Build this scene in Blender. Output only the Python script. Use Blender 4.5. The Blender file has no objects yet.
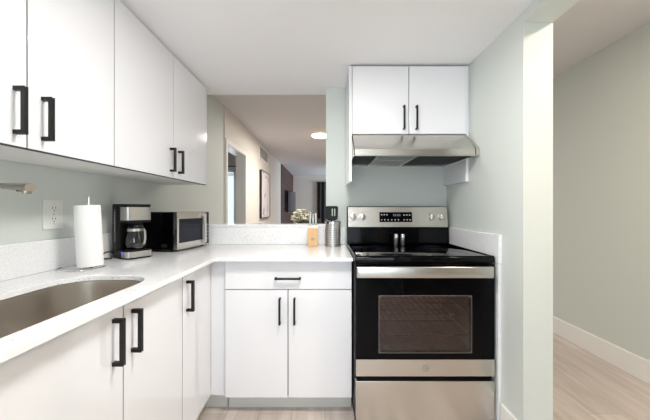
import bpy, bmesh, math, random
from mathutils import Vector, Matrix
random.seed(7)
S = bpy.context.scene
C = S.collection
PI = math.pi

# ------------------------------------------------------------ camera
cd = bpy.data.cameras.new('camera'); cam = bpy.data.objects.new('camera', cd); C.objects.link(cam)
cam.location = (0, 0, 1.185); cam.rotation_euler = (PI/2, 0, 0)
cd.sensor_width = 36; cd.lens = 36*296/650; cd.shift_y = -1/650; cd.clip_start = 0.02
S.camera = cam

# ------------------------------------------------------------ light and exposure
S.view_settings.view_transform = 'Standard'; S.view_settings.look = 'None'
S.view_settings.gamma = 1; S.view_settings.use_curve_mapping = False
S.view_settings.exposure = 0.48
try:
    S.cycles.use_denoising = True
    S.cycles.max_bounces = 10; S.cycles.diffuse_bounces = 6; S.cycles.glossy_bounces = 5
    S.cycles.sample_clamp_indirect = 4
except Exception: pass
W = bpy.data.worlds.new('world'); S.world = W; W.use_nodes = True
W.node_tree.nodes['Background'].inputs[0].default_value = (0.78, 0.88, 1.0, 1)
W.node_tree.nodes['Background'].inputs[1].default_value = 1.0

def area(name, loc, rot, sx, sy, power, col, spread=PI):
    l = bpy.data.lights.new(name, 'AREA'); l.shape = 'RECTANGLE'; l.size = sx; l.size_y = sy
    l.energy = power; l.color = col; l.spread = spread
    o = bpy.data.objects.new(name, l); o.location = loc; o.rotation_euler = rot; C.objects.link(o); return o
# fill light from behind the camera, through an added glazed door
area('fill_rear_door', (-0.15, -2.75, 1.1), (PI/2, 0, 0), 2.0, 1.9, 30, (0.93, 0.965, 1.0))
# fill through an added living room window; daylight through the side room window
area('fill_living_window', (2.42, 10.2, 1.35), (0, PI/2, 0), 1.3, 1.7, 90, (0.82, 0.9, 1.0))
area('daylight_side_room_window', (-2.6, 6.75, 1.2), (-PI/2, 0, 0), 1.3, 1.7, 20, (0.85, 0.92, 1.0))

# ------------------------------------------------------------ materials
def lin(c):
    return tuple(((v/255)/12.92 if v/255 <= 0.04045 else ((v/255+0.055)/1.055)**2.4) for v in c)
def newmat(name):
    m = bpy.data.materials.new(name); m.use_nodes = True
    nt = m.node_tree; b = nt.nodes['Principled BSDF']; return m, nt, b
def mat(name, rgb, rough=0.5, metal=0.0, coat=0.0, emit=None, estr=0, bump=0, bscale=60, var=0, spec=None, bstretch=None):
    m, nt, b = newmat(name)
    c = (*lin(rgb), 1)
    b.inputs['Base Color'].default_value = c
    b.inputs['Roughness'].default_value = rough; b.inputs['Metallic'].default_value = metal
    if coat: b.inputs['Coat Weight'].default_value = coat; b.inputs['Coat Roughness'].default_value = 0.04
    if spec is not None: b.inputs['Specular IOR Level'].default_value = spec
    if emit: b.inputs['Emission Color'].default_value = (*lin(emit), 1); b.inputs['Emission Strength'].default_value = estr
    tc = nt.nodes.new('ShaderNodeTexCoord'); mp = nt.nodes.new('ShaderNodeMapping')
    nt.links.new(tc.outputs['Object'], mp.inputs[0])
    if bstretch: mp.inputs['Scale'].default_value = bstretch
    n = nt.nodes.new('ShaderNodeTexNoise'); n.inputs['Scale'].default_value = bscale; n.inputs['Detail'].default_value = 3
    nt.links.new(mp.outputs[0], n.inputs['Vector'])
    if bump:
        bp = nt.nodes.new('ShaderNodeBump'); bp.inputs['Strength'].default_value = bump; bp.inputs['Distance'].default_value = 0.002
        nt.links.new(n.outputs['Fac'], bp.inputs['Height']); nt.links.new(bp.outputs[0], b.inputs['Normal'])
    if var:
        mx = nt.nodes.new('ShaderNodeMix'); mx.data_type = 'RGBA'
        mx.inputs[6].default_value = tuple(v*(1-var) for v in c[:3])+(1,); mx.inputs[7].default_value = tuple(min(1, v*(1+var)) for v in c[:3])+(1,)
        nt.links.new(n.outputs['Fac'], mx.inputs[0]); nt.links.new(mx.outputs[2], b.inputs['Base Color'])
    return m

M = {}
M['green'] = mat('sage_paint', (211, 217, 213), 0.6, bump=0.05, bscale=180)
M['cream'] = mat('cream_paint', (226, 220, 212), 0.6, bump=0.05, bscale=180)
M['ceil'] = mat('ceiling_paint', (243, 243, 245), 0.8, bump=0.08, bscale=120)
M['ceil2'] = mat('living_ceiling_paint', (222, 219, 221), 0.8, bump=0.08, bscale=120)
M['trim'] = mat('trim_paint', (240, 240, 238), 0.35, bump=0.02)
M['gloss'] = mat('gloss_white_laminate', (236, 237, 241), 0.10, coat=0.5)
M['carcass'] = mat('white_melamine', (226, 226, 224), 0.4)
M['kick'] = mat('toe_kick_board', (214, 214, 210), 0.35)
M['gap_shade'] = mat('dark_gap_shade', (52, 52, 55), 0.7)  # dark colour standing in for the shade inside cabinet gaps
M['black'] = mat('matte_black_metal', (26, 25, 25), 0.38, metal=0.3)
M['blackpl'] = mat('black_plastic', (10, 10, 12), 0.45, spec=0.3)
M['blackgl'] = mat('black_enamel', (5, 5, 7), 0.08, spec=0.12)
M['ceran'] = mat('black_glass_ceramic', (5, 5, 7), 0.03, spec=0.22)
M['outline'] = mat('frosted_glass_edge', (92, 88, 86), 0.25)
M['ring'] = mat('printed_burner_line', (34, 34, 38), 0.2)
M['steel'] = mat('brushed_steel', (205, 201, 194), 0.27, metal=1.0, bump=0.12, bscale=14, bstretch=(1, 1, 60))
M['steelv'] = mat('brushed_steel_fine', (196, 194, 190), 0.3, metal=1.0, bump=0.1, bscale=30, bstretch=(20, 20, 1))
M['sink'] = mat('satin_sink_steel', (204, 197, 188), 0.3, metal=1.0, bump=0.08, bscale=16, bstretch=(1, 40, 1))
M['chrome'] = mat('chrome', (225, 225, 225), 0.1, metal=1.0)
M['nickel'] = mat('brushed_nickel', (176, 168, 160), 0.28, metal=1.0)
M['filter'] = mat('mesh_filter_steel', (150, 150, 152), 0.35, metal=0.9, bump=0.4, bscale=300)
M['hoodin'] = mat('dark_hood_lining', (14, 18, 28), 0.5, spec=0.15)
M['paper'] = mat('paper_towel', (244, 243, 242), 0.95, bump=0.5, bscale=140)
M['card'] = mat('cardboard_core', (176, 150, 118), 0.9)
M['plate'] = mat('outlet_plastic', (232, 234, 230), 0.3)
M['slot'] = mat('dark_slot', (20, 20, 20), 0.6)
M['white'] = mat('white_print', (235, 235, 235), 0.4)
M['greyprint'] = mat('grey_print', (120, 120, 120), 0.4)
M['bluelight'] = mat('blue_power_light', (60, 60, 220), 0.3, emit=(70, 70, 255), estr=1.6)
M['digits'] = mat('display_digits', (120, 124, 130), 0.4)
M['cavity'] = mat('oven_enamel_brown', (222, 188, 180), 0.45, var=0.4, bscale=28)
M['rack'] = mat('oven_rack_wire', (180, 176, 172), 0.25, metal=1.0)
M['knifewood'] = mat('light_beech', (214, 174, 124), 0.45, var=0.12, bscale=10, bstretch=(14, 14, 1.2))
M['tv'] = mat('screen_glass', (88, 88, 92), 0.12)
M['curtain'] = mat('charcoal_curtain', (38, 36, 38), 0.85, bump=0.3, bscale=200)
M['sheer'] = mat('pale_sheer', (214, 222, 232), 0.8)
M['petal'] = mat('cream_petal', (246, 236, 208), 0.7, var=0.15, bscale=30)
M['leaf'] = mat('dull_leaf', (88, 92, 62), 0.6, var=0.3, bscale=40)
M['vase'] = mat('ceramic_vase', (150, 84, 48), 0.3)
M['darkwood'] = mat('dark_stained_wood', (58, 42, 34), 0.4, var=0.25, bscale=8, bstretch=(10, 1, 10))
M['fabric'] = mat('dark_seat_fabric', (42, 42, 46), 0.85, bump=0.3, bscale=300)
M['lampglass'] = mat('lamp_diffuser_warm', (255, 240, 220), 0.4, emit=(255, 226, 188), estr=6)
M['fillcool'] = mat('fill_diffuser_neutral', (255, 250, 240), 0.4, emit=(255, 246, 232), estr=5)  # glow of the added kitchen fill lamps
M['frame'] = mat('black_picture_frame', (16, 15, 15), 0.35)

def glassy(name, tint, gloss=0.12, rough=0.02):
    m = bpy.data.materials.new(name); m.use_nodes = True; nt = m.node_tree; nt.nodes.clear()
    o = nt.nodes.new('ShaderNodeOutputMaterial'); t = nt.nodes.new('ShaderNodeBsdfTransparent'); g = nt.nodes.new('ShaderNodeBsdfGlossy')
    t.inputs[0].default_value = (*tint, 1); g.inputs['Roughness'].default_value = rough
    fr = nt.nodes.new('ShaderNodeFresnel'); fr.inputs[0].default_value = 1.5
    ma = nt.nodes.new('ShaderNodeMath'); ma.operation = 'MAXIMUM'; ma.inputs[1].default_value = gloss
    nt.links.new(fr.outputs[0], ma.inputs[0])
    mx = nt.nodes.new('ShaderNodeMixShader'); nt.links.new(ma.outputs[0], mx.inputs[0]); nt.links.new(t.outputs[0], mx.inputs[1]); nt.links.new(g.outputs[0], mx.inputs[2])
    nt.links.new(mx.outputs[0], o.inputs[0]); return m
M['ovenglass'] = glassy('tinted_oven_glass', (0.7, 0.64, 0.63), 0.06)
M['pane'] = glassy('clear_pane', (0.93, 0.96, 0.97), 0.04)
M['smoke'] = glassy('smoked_carafe_glass', (0.28, 0.28, 0.30), 0.10)
M['mwglass'] = mat('dark_microwave_glass', (14, 20, 34), 0.05, spec=0.25)

def quartz():
    m, nt, b = newmat('white_speckled_quartz')
    b.inputs['Roughness'].default_value = 0.12
    tc = nt.nodes.new('ShaderNodeTexCoord')
    def layer(scale, thr, soft):
        v = nt.nodes.new('ShaderNodeTexVoronoi'); v.inputs['Scale'].default_value = scale
        nt.links.new(tc.outputs['Object'], v.inputs['Vector'])
        sp = nt.nodes.new('ShaderNodeSeparateColor'); nt.links.new(v.outputs['Color'], sp.inputs[0])
        gt = nt.nodes.new('ShaderNodeMath'); gt.operation = 'GREATER_THAN'; gt.inputs[1].default_value = thr
        nt.links.new(sp.outputs[0], gt.inputs[0])
        mr = nt.nodes.new('ShaderNodeMapRange'); mr.inputs[1].default_value = soft; mr.inputs[2].default_value = soft*0.6
        nt.links.new(v.outputs['Distance'], mr.inputs[0])
        mu = nt.nodes.new('ShaderNodeMath'); mu.operation = 'MULTIPLY'
        nt.links.new(gt.outputs[0], mu.inputs[0]); nt.links.new(mr.outputs[0], mu.inputs[1]); return mu.outputs[0]
    a = layer(150, 0.72, 0.34); c2 = layer(330, 0.6, 0.42)
    base = (*lin((242, 243, 245)), 1)
    m1 = nt.nodes.new('ShaderNodeMix'); m1.data_type = 'RGBA'; m1.inputs[6].default_value = base; m1.inputs[7].default_value = (*lin((216, 215, 214)), 1)
    nt.links.new(c2, m1.inputs[0])
    m2 = nt.nodes.new('ShaderNodeMix'); m2.data_type = 'RGBA'; m2.inputs[7].default_value = (*lin((168, 166, 162)), 1)
    nt.links.new(m1.outputs[2], m2.inputs[6]); nt.links.new(a, m2.inputs[0]); nt.links.new(m2.outputs[2], b.inputs['Base Color'])
    return m
M['quartz'] = quartz()

def planks():
    m, nt, b = newmat('pale_oak_planks')
    b.inputs['Roughness'].default_value = 0.32
    tc = nt.nodes.new('ShaderNodeTexCoord'); mp = nt.nodes.new('ShaderNodeMapping'); mp.inputs['Rotation'].default_value = (0, 0, PI/2)
    nt.links.new(tc.outputs['Object'], mp.inputs[0])
    br = nt.nodes.new('ShaderNodeTexBrick'); br.inputs['Scale'].default_value = 1
    br.inputs['Brick Width'].default_value = 1.25; br.inputs['Row Height'].default_value = 0.19
    br.inputs['Mortar Size'].default_value = 0.0012; br.inputs['Mortar Smooth'].default_value = 0.2; br.offset = 0.37
    br.inputs['Color1'].default_value = (*lin((208, 198, 192)), 1); br.inputs['Color2'].default_value = (*lin((194, 183, 177)), 1)
    br.inputs['Mortar'].default_value = (*lin((150, 136, 124)), 1)
    nt.links.new(mp.outputs[0], br.inputs['Vector'])
    m2 = nt.nodes.new('ShaderNodeMapping'); m2.inputs['Scale'].default_value = (9, 0.9, 1); nt.links.new(tc.outputs['Object'], m2.inputs[0])
    n = nt.nodes.new('ShaderNodeTexNoise'); n.inputs['Scale'].default_value = 2.2; n.inputs['Detail'].default_value = 6; n.inputs['Distortion'].default_value = 0.6
    nt.links.new(m2.outputs[0], n.inputs['Vector'])
    rp = nt.nodes.new('ShaderNodeValToRGB'); rp.color_ramp.elements[0].position = 0.3; rp.color_ramp.elements[0].color = (0.72, 0.7, 0.68, 1)
    rp.color_ramp.elements[1].position = 0.66; rp.color_ramp.elements[1].color = (1.05, 1.05, 1.05, 1)
    nt.links.new(n.outputs['Fac'], rp.inputs[0])
    mx = nt.nodes.new('ShaderNodeMix'); mx.data_type = 'RGBA'; mx.blend_type = 'MULTIPLY'; mx.inputs[0].default_value = 0.8
    nt.links.new(br.outputs['Color'], mx.inputs[6]); nt.links.new(rp.outputs[0], mx.inputs[7]); nt.links.new(mx.outputs[2], b.inputs['Base Color'])
    bp = nt.nodes.new('ShaderNodeBump'); bp.inputs['Strength'].default_value = 0.1; bp.inputs['Distance'].default_value = 0.002
    nt.links.new(n.outputs['Fac'], bp.inputs['Height']); nt.links.new(bp.outputs[0], b.inputs['Normal'])
    return m
M['floor'] = planks()

def brickmat():
    m, nt, b = newmat('dark_feature_panelling'); b.inputs['Roughness'].default_value = 0.6
    tc = nt.nodes.new('ShaderNodeTexCoord'); mp = nt.nodes.new('ShaderNodeMapping'); mp.inputs['Rotation'].default_value = (0, PI/2, PI/2)
    nt.links.new(tc.outputs['Object'], mp.inputs[0])
    br = nt.nodes.new('ShaderNodeTexBrick'); br.inputs['Scale'].default_value = 1; br.inputs['Brick Width'].default_value = 0.9; br.inputs['Row Height'].default_value = 0.16
    br.inputs['Mortar Size'].default_value = 0.006
    br.inputs['Color1'].default_value = (*lin((84, 52, 44)), 1); br.inputs['Color2'].default_value = (*lin((62, 38, 34)), 1); br.inputs['Mortar'].default_value = (*lin((30, 22, 22)), 1)
    nt.links.new(mp.outputs[0], br.inputs['Vector']); nt.links.new(br.outputs['Color'], b.inputs['Base Color']); return m
M['feature'] = brickmat()

def artmat():
    m, nt, b = newmat('pale_abstract_print'); b.inputs['Roughness'].default_value = 0.35
    tc = nt.nodes.new('ShaderNodeTexCoord')
    n = nt.nodes.new('ShaderNodeTexNoise'); n.inputs['Scale'].default_value = 3.0; n.inputs['Detail'].default_value = 2; n.inputs['Distortion'].default_value = 1.2
    nt.links.new(tc.outputs['Object'], n.inputs['Vector'])
    r = nt.nodes.new('ShaderNodeValToRGB'); e = r.color_ramp.elements
    e[0].position = 0.36; e[0].color = (*lin((150, 130, 138)), 1); e[1].position = 0.42; e[1].color = (*lin((230, 220, 222)), 1)
    k = r.color_ramp.elements.new(0.7); k.color = (*lin((238, 232, 234)), 1)
    nt.links.new(n.outputs['Fac'], r.inputs[0]); nt.links.new(r.outputs[0], b.inputs['Base Color']); return m
M['art'] = artmat()

def perfmat():      # steel sheet with round punched holes (z rows, angular columns from generated UV-free mapping)
    return M['steelv']

# ------------------------------------------------------------ mesh helpers
class MB:
    def __init__(s): s.bm = bmesh.new()
    def box(s, x0, x1, y0, y1, z0, z1, bev=0.0, seg=2):
        b = bmesh.new(); bmesh.ops.create_cube(b, size=1)
        x0, x1 = sorted((x0, x1)); y0, y1 = sorted((y0, y1)); z0, z1 = sorted((z0, z1))
        for v in b.verts: v.co = Vector(((x0+x1)/2+v.co.x*(x1-x0), (y0+y1)/2+v.co.y*(y1-y0), (z0+z1)/2+v.co.z*(z1-z0)))
        if bev: bmesh.ops.bevel(b, geom=b.edges[:], offset=bev, segments=seg, profile=0.5, affect='EDGES')
        return s.add(b)
    def add(s, b, mtx=None):
        if mtx is not None: b.transform(mtx)
        me = bpy.data.meshes.new('t'); b.to_mesh(me); b.free(); s.bm.from_mesh(me); bpy.data.meshes.remove(me); return s
    def cyl(s, p0, p1, r0, r1=None, n=24, bev=0.0):
        r1 = r0 if r1 is None else r1
        p0 = Vector(p0); p1 = Vector(p1); d = p1-p0
        b = bmesh.new(); bmesh.ops.create_cone(b, cap_ends=True, segments=n, radius1=r0, radius2=r1, depth=d.length)
        if bev:
            es = [e for e in b.edges if len(e.link_faces) == 2 and any(len(f.verts) > 4 for f in e.link_faces)]
            bmesh.ops.bevel(b, geom=es, offset=bev, segments=2, profile=0.5, affect='EDGES')
        q = Vector((0, 0, 1)).rotation_difference(d.normalized()).to_matrix().to_4x4()
        return s.add(b, Matrix.Translation((p0+p1)/2) @ q)
    def lathe(s, prof, c=(0, 0, 0), n=32, close=False):
        b = bmesh.new(); rings = []
        for r, z in prof:
            if r < 1e-6: rings.append([b.verts.new((0, 0, z))])
            else: rings.append([b.verts.new((r*math.cos(2*PI*i/n), r*math.sin(2*PI*i/n), z)) for i in range(n)])
        prs = list(zip(rings, rings[1:])) + ([(rings[-1], rings[0])] if close else [])
        for A, B in prs:
            for i in range(n):
                j = (i+1) % n
                if len(A) == 1 and len(B) == 1: continue
                if len(A) == 1: b.faces.new((A[0], B[j], B[i]))
                elif len(B) == 1: b.faces.new((A[i], A[j], B[0]))
                else: b.faces.new((A[i], A[j], B[j], B[i]))
        bmesh.ops.recalc_face_normals(b, faces=b.faces[:])
        return s.add(b, Matrix.Translation(c))
    def tube(s, pts, r, n=10, closed=False):
        pts = [Vector(p) for p in pts]; b = bmesh.new(); rings = []; N = len(pts); up = Vector((0, 0, 1)); prev = None
        for k, p in enumerate(pts):
            a = pts[(k-1) % N] if (closed or k > 0) else p
            c = pts[(k+1) % N] if (closed or k < N-1) else p
            t = (c-a).normalized()
            if prev is None:
                x = t.cross(up)
                if x.length < 0.05: x = t.cross(Vector((1, 0, 0)))
            else: x = prev - t*prev.dot(t)
            x.normalize(); prev = x; y = t.cross(x)
            rr = r[k] if isinstance(r, (list, tuple)) else r
            rings.append([b.verts.new(p + x*math.cos(2*PI*i/n)*rr + y*math.sin(2*PI*i/n)*rr) for i in range(n)])
        for k in range(N if closed else N-1):
            A, B = rings[k], rings[(k+1) % N]
            for i in range(n): b.faces.new((A[i], A[(i+1) % n], B[(i+1) % n], B[i]))
        if not closed: b.faces.new(rings[0][::-1]); b.faces.new(rings[-1])
        bmesh.ops.recalc_face_normals(b, faces=b.faces[:])
        return s.add(b)
    def prism(s, poly, axis, a0, a1, bev=0.0):
        # poly: list of 2D points; axis 'x': (y,z); 'z': (x,y); 'y': (x,z)
        b = bmesh.new()
        def P(p, a): return {'x': (a, p[0], p[1]), 'y': (p[0], a, p[1]), 'z': (p[0], p[1], a)}[axis]
        A = [b.verts.new(P(p, a0)) for p in poly]; B = [b.verts.new(P(p, a1)) for p in poly]; n = len(poly)
        b.faces.new(A); b.faces.new(B[::-1])
        for i in range(n): b.faces.new((A[i], B[i], B[(i+1) % n], A[(i+1) % n]))
        bmesh.ops.recalc_face_normals(b, faces=b.faces[:])
        if bev: bmesh.ops.bevel(b, geom=b.edges[:], offset=bev, segments=2, profile=0.5, affect='EDGES')
        return s.add(b)
    def ico(s, c, r, sub=2, sc=(1, 1, 1)):
        b = bmesh.new(); bmesh.ops.create_icosphere(b, subdivisions=sub, radius=r)
        return s.add(b, Matrix.Translation(c) @ Matrix.Diagonal((*sc, 1)))

WLOC = {}
def build(name, mb, m, parent=None, local=False, smooth=True, origin=None):
    """mesh coordinates are world ones unless local; the parent's base point is taken off."""
    off = Vector((0, 0, 0))
    if parent is not None and not local: off = WLOC.get(parent.name, Vector((0, 0, 0)))
    elif parent is None and origin is not None: off = Vector(origin)
    if off.length: mb.bm.transform(Matrix.Translation(-off))
    me = bpy.data.meshes.new(name); mb.bm.to_mesh(me); mb.bm.free(); me.materials.append(m)
    if smooth:
        me.polygons.foreach_set('use_smooth', [True]*len(me.polygons))
        try: me.set_sharp_from_angle(angle=math.radians(32))
        except Exception: pass
    o = bpy.data.objects.new(name, me); C.objects.link(o)
    if parent is not None: o.parent = parent; WLOC[o.name] = off
    elif origin is not None: o.location = origin; WLOC[o.name] = off
    else: WLOC[o.name] = Vector((0, 0, 0))
    return o
def tag(o, label, cat, group=None):
    o['label'] = label; o['category'] = cat
    if group: o['group'] = group
    return o
def thing(name, loc, label, cat, group=None, rz=0):
    o = bpy.data.objects.new(name, None); o.empty_display_size = 0.1; C.objects.link(o); o.location = loc; o.rotation_euler = (0, 0, rz)
    WLOC[o.name] = Vector(loc); return tag(o, label, cat, group)
def struct(name, mb, m, smooth=False, parent=None):
    o = build(name, mb, m, smooth=smooth, parent=parent)
    if parent is None: o['kind'] = 'structure'
    return o
def copy_thing(r, loc, rz, label, group=None):
    n = r.copy(); C.objects.link(n); n.location = loc; n.rotation_euler = (0, 0, rz); n['label'] = label
    for ch in list(r.children):
        c = ch.copy(); C.objects.link(c); c.parent = n
        for g in list(ch.children):
            d = g.copy(); C.objects.link(d); d.parent = c
    return n
def text(name, s, size, m, parent, mtx, ext=0.0002):
    cu = bpy.data.curves.new('t', 'FONT'); cu.body = s; cu.size = size; cu.extrude = ext; cu.align_x = 'CENTER'; cu.align_y = 'CENTER'
    to = bpy.data.objects.new('t', cu); me = bpy.data.meshes.new_from_object(to); bpy.data.objects.remove(to)
    me.transform(mtx); me.materials.append(m); me.name = name
    o = bpy.data.objects.new(name, me); C.objects.link(o); o.parent = parent; return o

# ------------------------------------------------------------ the room
WX = -1.245; RX = 0.945; BY = 2.31; KC = 2.13; HC = 2.45; HX = 2.20; FY = 11.3; LX = -1.235
ZR = -2.4
struct('floor', MB().box(-4.2, HX+0.15, ZR-0.14, FY+0.14, -0.1, 0), M['floor'])
struct('ceiling', MB().box(WX, RX, ZR, BY+0.14, KC, HC), M['ceil'])
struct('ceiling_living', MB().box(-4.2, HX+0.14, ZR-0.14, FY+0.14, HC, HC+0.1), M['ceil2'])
struct('wall_left', MB().box(WX-0.14, WX, ZR, 3.64, 0, HC), M['green'])
w = MB().box(LX-0.14, LX, 3.64, 3.72, 0, HC); w.box(LX-0.14, LX, 4.57, 8.27, 0, HC); w.box(LX-0.14, LX, 3.72, 4.57, 2.01, HC)
struct('wall_living_left', w, M['cream'])
struct('wall_feature', MB().box(LX-0.14, LX+0.02, 8.27, FY, 0, HC), M['feature'])
struct('wall_living_far', MB().box(WX-0.14, HX+0.14, FY, FY+0.14, 0, HC), M['cream'])
w = MB().box(0.008, RX+0.141, BY, BY+0.14, 0, HC)
struct('wall_back', w, M['green'])
w = MB().box(RX, RX+0.141, 1.41, BY, 0, HC)
struct('wall_right', w, M['green'])
w = MB().box(RX, RX+0.141, -0.9, 1.41, 2.073, HC); w.box(RX, RX+0.141, ZR, -0.9, 0, HC)
struct('wall_right_header', w, M['green'])
w = MB().box(HX, HX+0.14, ZR, 9.35, 0, HC); w.box(HX, HX+0.14, 9.35, 11.05, 0, 0.65); w.box(HX, HX+0.14, 9.35, 11.05, 2.05, HC); w.box(HX, HX+0.14, 11.05, FY, 0, HC)
struct('wall_hall_right', w, M['green'])
w = MB().box(WX-0.14, -1.15, ZR-0.14, ZR, 0, HC); w.box(0.85, HX+0.14, ZR-0.14, ZR, 0, HC); w.box(-1.15, 0.85, ZR-0.14, ZR, 2.02, HC)
struct('wall_rear', w, M['green'])
struct('wall_half', MB().box(WX, 0.008, BY+0.01, BY+0.13, 0, 1.045), M['green'])
# glazed door behind the camera, added as an inlet for fill light
f = MB()
for x in (-1.15, -0.17, 0.81): f.box(x, x+0.04, ZR-0.1, ZR-0.04, 0, 2.02, 0.003)
f.box(-1.15, 0.85, ZR-0.1, ZR-0.04, 1.98, 2.02); f.box(-1.15, 0.85, ZR-0.1, ZR-0.04, 0, 0.06)
d1 = struct('added_door', f, M['trim'])
g = MB().box(-1.11, -0.17, ZR-0.075, ZR-0.069, 0.06, 1.98); g.box(-0.13, 0.81, ZR-0.075, ZR-0.069, 0.06, 1.98)
build('glass_pane', g, M['pane'], d1, smooth=False)
# side room seen through the doorway
w = MB().box(-4.2, -4.06, 3.2, 6.6, 0, HC); w.box(-4.2, LX-0.14, 3.1, 3.24, 0, HC)
w.box(-4.2, -3.2, 6.5, 6.6, 0, HC); w.box(-1.97, LX-0.14, 6.5, 6.6, 0, HC); w.box(-3.2, -1.97, 6.5, 6.6, 2.03, HC); w.box(-3.2, -1.97, 6.5, 6.6, 0, 0.25)
struct('wall_side_room', w, M['cream'])
f = MB()
for x in (-3.2, -2.6, -2.01): f.box(x, x+0.04, 6.52, 6.58, 0.25, 2.03)
f.box(-3.2, -1.97, 6.52, 6.58, 1.99, 2.03); f.box(-3.2, -1.97, 6.52, 6.58, 0.25, 0.29)
w1 = struct('window_1', f, M['trim'])
build('window_pane', MB().box(-3.18, -1.99, 6.545, 6.551, 0.27, 2.01), M['pane'], w1, smooth=False)
f = MB()
for y in (9.35, 10.18, 11.01): f.box(HX+0.04, HX+0.1, y, y+0.04, 0.65, 2.05)
f.box(HX+0.04, HX+0.1, 9.35, 11.05, 0.65, 0.69); f.box(HX+0.04, HX+0.1, 9.35, 11.05, 2.01, 2.05)
w2 = struct('added_window', f, M['trim'])  # unseen window added to house the living room fill light
build('window_pane', MB().box(HX+0.067, HX+0.073, 9.37, 11.03, 0.67, 2.03), M['pane'], w2, smooth=False)
# doorway trim
t = MB()
for y0, y1 in ((3.665, 3.725), (4.565, 4.625)): t.box(LX, LX+0.015, y0, y1, 0, 2.005, 0.002)
t.box(LX, LX+0.015, 3.665, 4.625, 2.005, 2.065, 0.002)
t.box(LX-0.14, LX, 3.72, 3.732, 0, 2.01); t.box(LX-0.14, LX, 4.558, 4.57, 0, 2.01); t.box(LX-0.14, LX, 3.732, 4.558, 1.998, 2.01)
struct('trim_doorway', t, M['trim'])
# baseboards
def bb(name, x0, x1, y0, y1, h=0.155):
    struct(name, MB().box(x0, x1, y0, y1, 0, h, 0.004), M['trim'])
bb('baseboard_hall_right', HX-0.016, HX, ZR, FY)
bb('baseboard_right', RX-0.016, RX, 1.41, 1.572)
bb('baseboard_living_left', LX, LX+0.016, 4.63, 8.27)
bb('baseboard_living_far', WX, HX-0.02, FY-0.016, FY)
bb('baseboard_back_living', 0.008, RX+0.141, BY+0.14, BY+0.156)
bb('baseboard_partition_hall', RX+0.141, RX+0.157, 1.41, BY+0.14)
bb('baseboard_partition_end', RX, RX+0.141, 1.394, 1.41, 0.155)

# ------------------------------------------------------------ cabinet pieces
def pull(p, axis, L, out, parent, proj=0.035, s=0.011):
    """black square bar pull; p = centre on the door face, axis of the bar, out = unit direction away from the face"""
    p = Vector(p); out = Vector(out); ax = Vector(axis); sd = ax.cross(out)
    mb = MB()
    def bx(c, a, b_, o):
        b = bmesh.new(); bmesh.ops.create_cube(b, size=1)
        m = Matrix((ax, sd, out)).transposed().to_4x4()
        b.transform(Matrix.Translation(c) @ m @ Matrix.Diagonal((a, b_, o, 1)))
        bmesh.ops.bevel(b, geom=b.edges[:], offset=0.001, segments=1, affect='EDGES'); mb.add(b)
    bx(p+out*(proj-s/2), L, s, s)
    for k in (-1, 1): bx(p+ax*k*(L/2-s/2)+out*(proj-s)/2, s, s, proj-s)
    return build('handle', mb, M['black'], parent, smooth=False)
def carcass(x0, x1, y0, y1, z0, z1, open_top=False, t=0.016):
    mb = MB().box(x0, x0+t, y0, y1, z0, z1).box(x1-t, x1, y0, y1, z0, z1)
    mb.box(x0+t, x1-t, y0, y1, z0, z0+t)
    if not open_top: mb.box(x0+t, x1-t, y0, y1, z1-t, z1)
    return mb
g_ = 0.0024
ux = -0.918
def upper_unit(y0, y1, splits, handles, label):
    t = thing('wall_cabinet', (WX, y0, 1.375), label, 'cabinet', 'gloss white wall cabinets')
    mb = carcass(WX+0.002, ux-0.025, y0, y1, 1.375, 2.124); mb.box(WX+0.002, WX+0.01, y0+0.016, y1-0.016, 1.39, 2.11)
    mb.box(WX+0.02, ux-0.026, y0+0.002, y1-0.002, 1.372, 1.376)
    build('carcass', mb, M['carcass'], t, smooth=False)
    for yy in sorted({v for q_ in splits for v in q_}): build('gap_shade_strip', MB().box(ux-0.0245, ux-0.0025, max(yy-0.002, y0), min(yy+0.002, y1), 1.3725, 2.119), M['gap_shade'], t, smooth=False)  # nearly flush dark strips draw the shadow line between doors
    build('edge_strip', MB().box(ux-0.0245, ux-0.0015, y0, y1, 1.3712, 1.3725), M['gap_shade'], t, smooth=False)  # thin dark line under the doors, in the gap shade colour
    for (a, b), h in zip(splits, handles):
        d = build('door', MB().box(ux-0.019, ux, a+g_, b-g_, 1.373, 2.119, 0.0012), M['gloss'], t, smooth=False)
        pull((ux, h, 1.477), (0, 0, 1), 0.14, (1, 0, 0), d)
    return t
upper_unit(0.533, 1.291, [(0.533, 0.913), (0.913, 1.291)], [0.875, 0.962], 'gloss white wall cabinet with two doors above the sink and paper towels')
upper_unit(1.2915, 2.303, [(1.2915, 1.794), (1.794, 2.303)], [1.755, 1.853], 'gloss white wall cabinet with two doors above the coffee maker and microwave')

# base cabinets under the sink run
fx = -0.66
def base_unit(y0, y1, doors, label, open_top=False):
    t = thing('base_cabinet', (WX, y0, 0), label, 'cabinet', 'gloss white base cabinets')
    mb = carcass(WX+0.03, fx-0.025, y0, y1, 0.1, 0.888, open_top); mb.box(WX+0.03, WX+0.036, y0+0.016, y1-0.016, 0.116, 0.87)
    build('carcass', mb, M['carcass'], t, smooth=False)
    build('toe_kick', MB().box(WX+0.05, fx-0.06, y0, y1, 0, 0.1), M['kick'], t, smooth=False)
    for yy in sorted({v for q_ in doors for v in q_[:2]}): build('gap_shade_strip', MB().box(fx-0.0245, fx-0.0025, max(yy-0.002, y0), min(yy+0.002, y1), 0.102, 0.884), M['gap_shade'], t, smooth=False)  # shade of the base door gaps, built as dark strips
    for a, b, h in doors:
        d = build('door', MB().box(fx-0.019, fx, a+g_, b-g_, 0.102, 0.884, 0.0012), M['gloss'], t, smooth=False)
        if h: pull((fx, h, 0.77), (0, 0, 1), 0.145, (1, 0, 0), d)
    return t
base_unit(0.12, 0.428, [(0.12, 0.428, 0.17)], 'gloss white base cabinet ahead of the sink, at the near end of the run')
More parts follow.
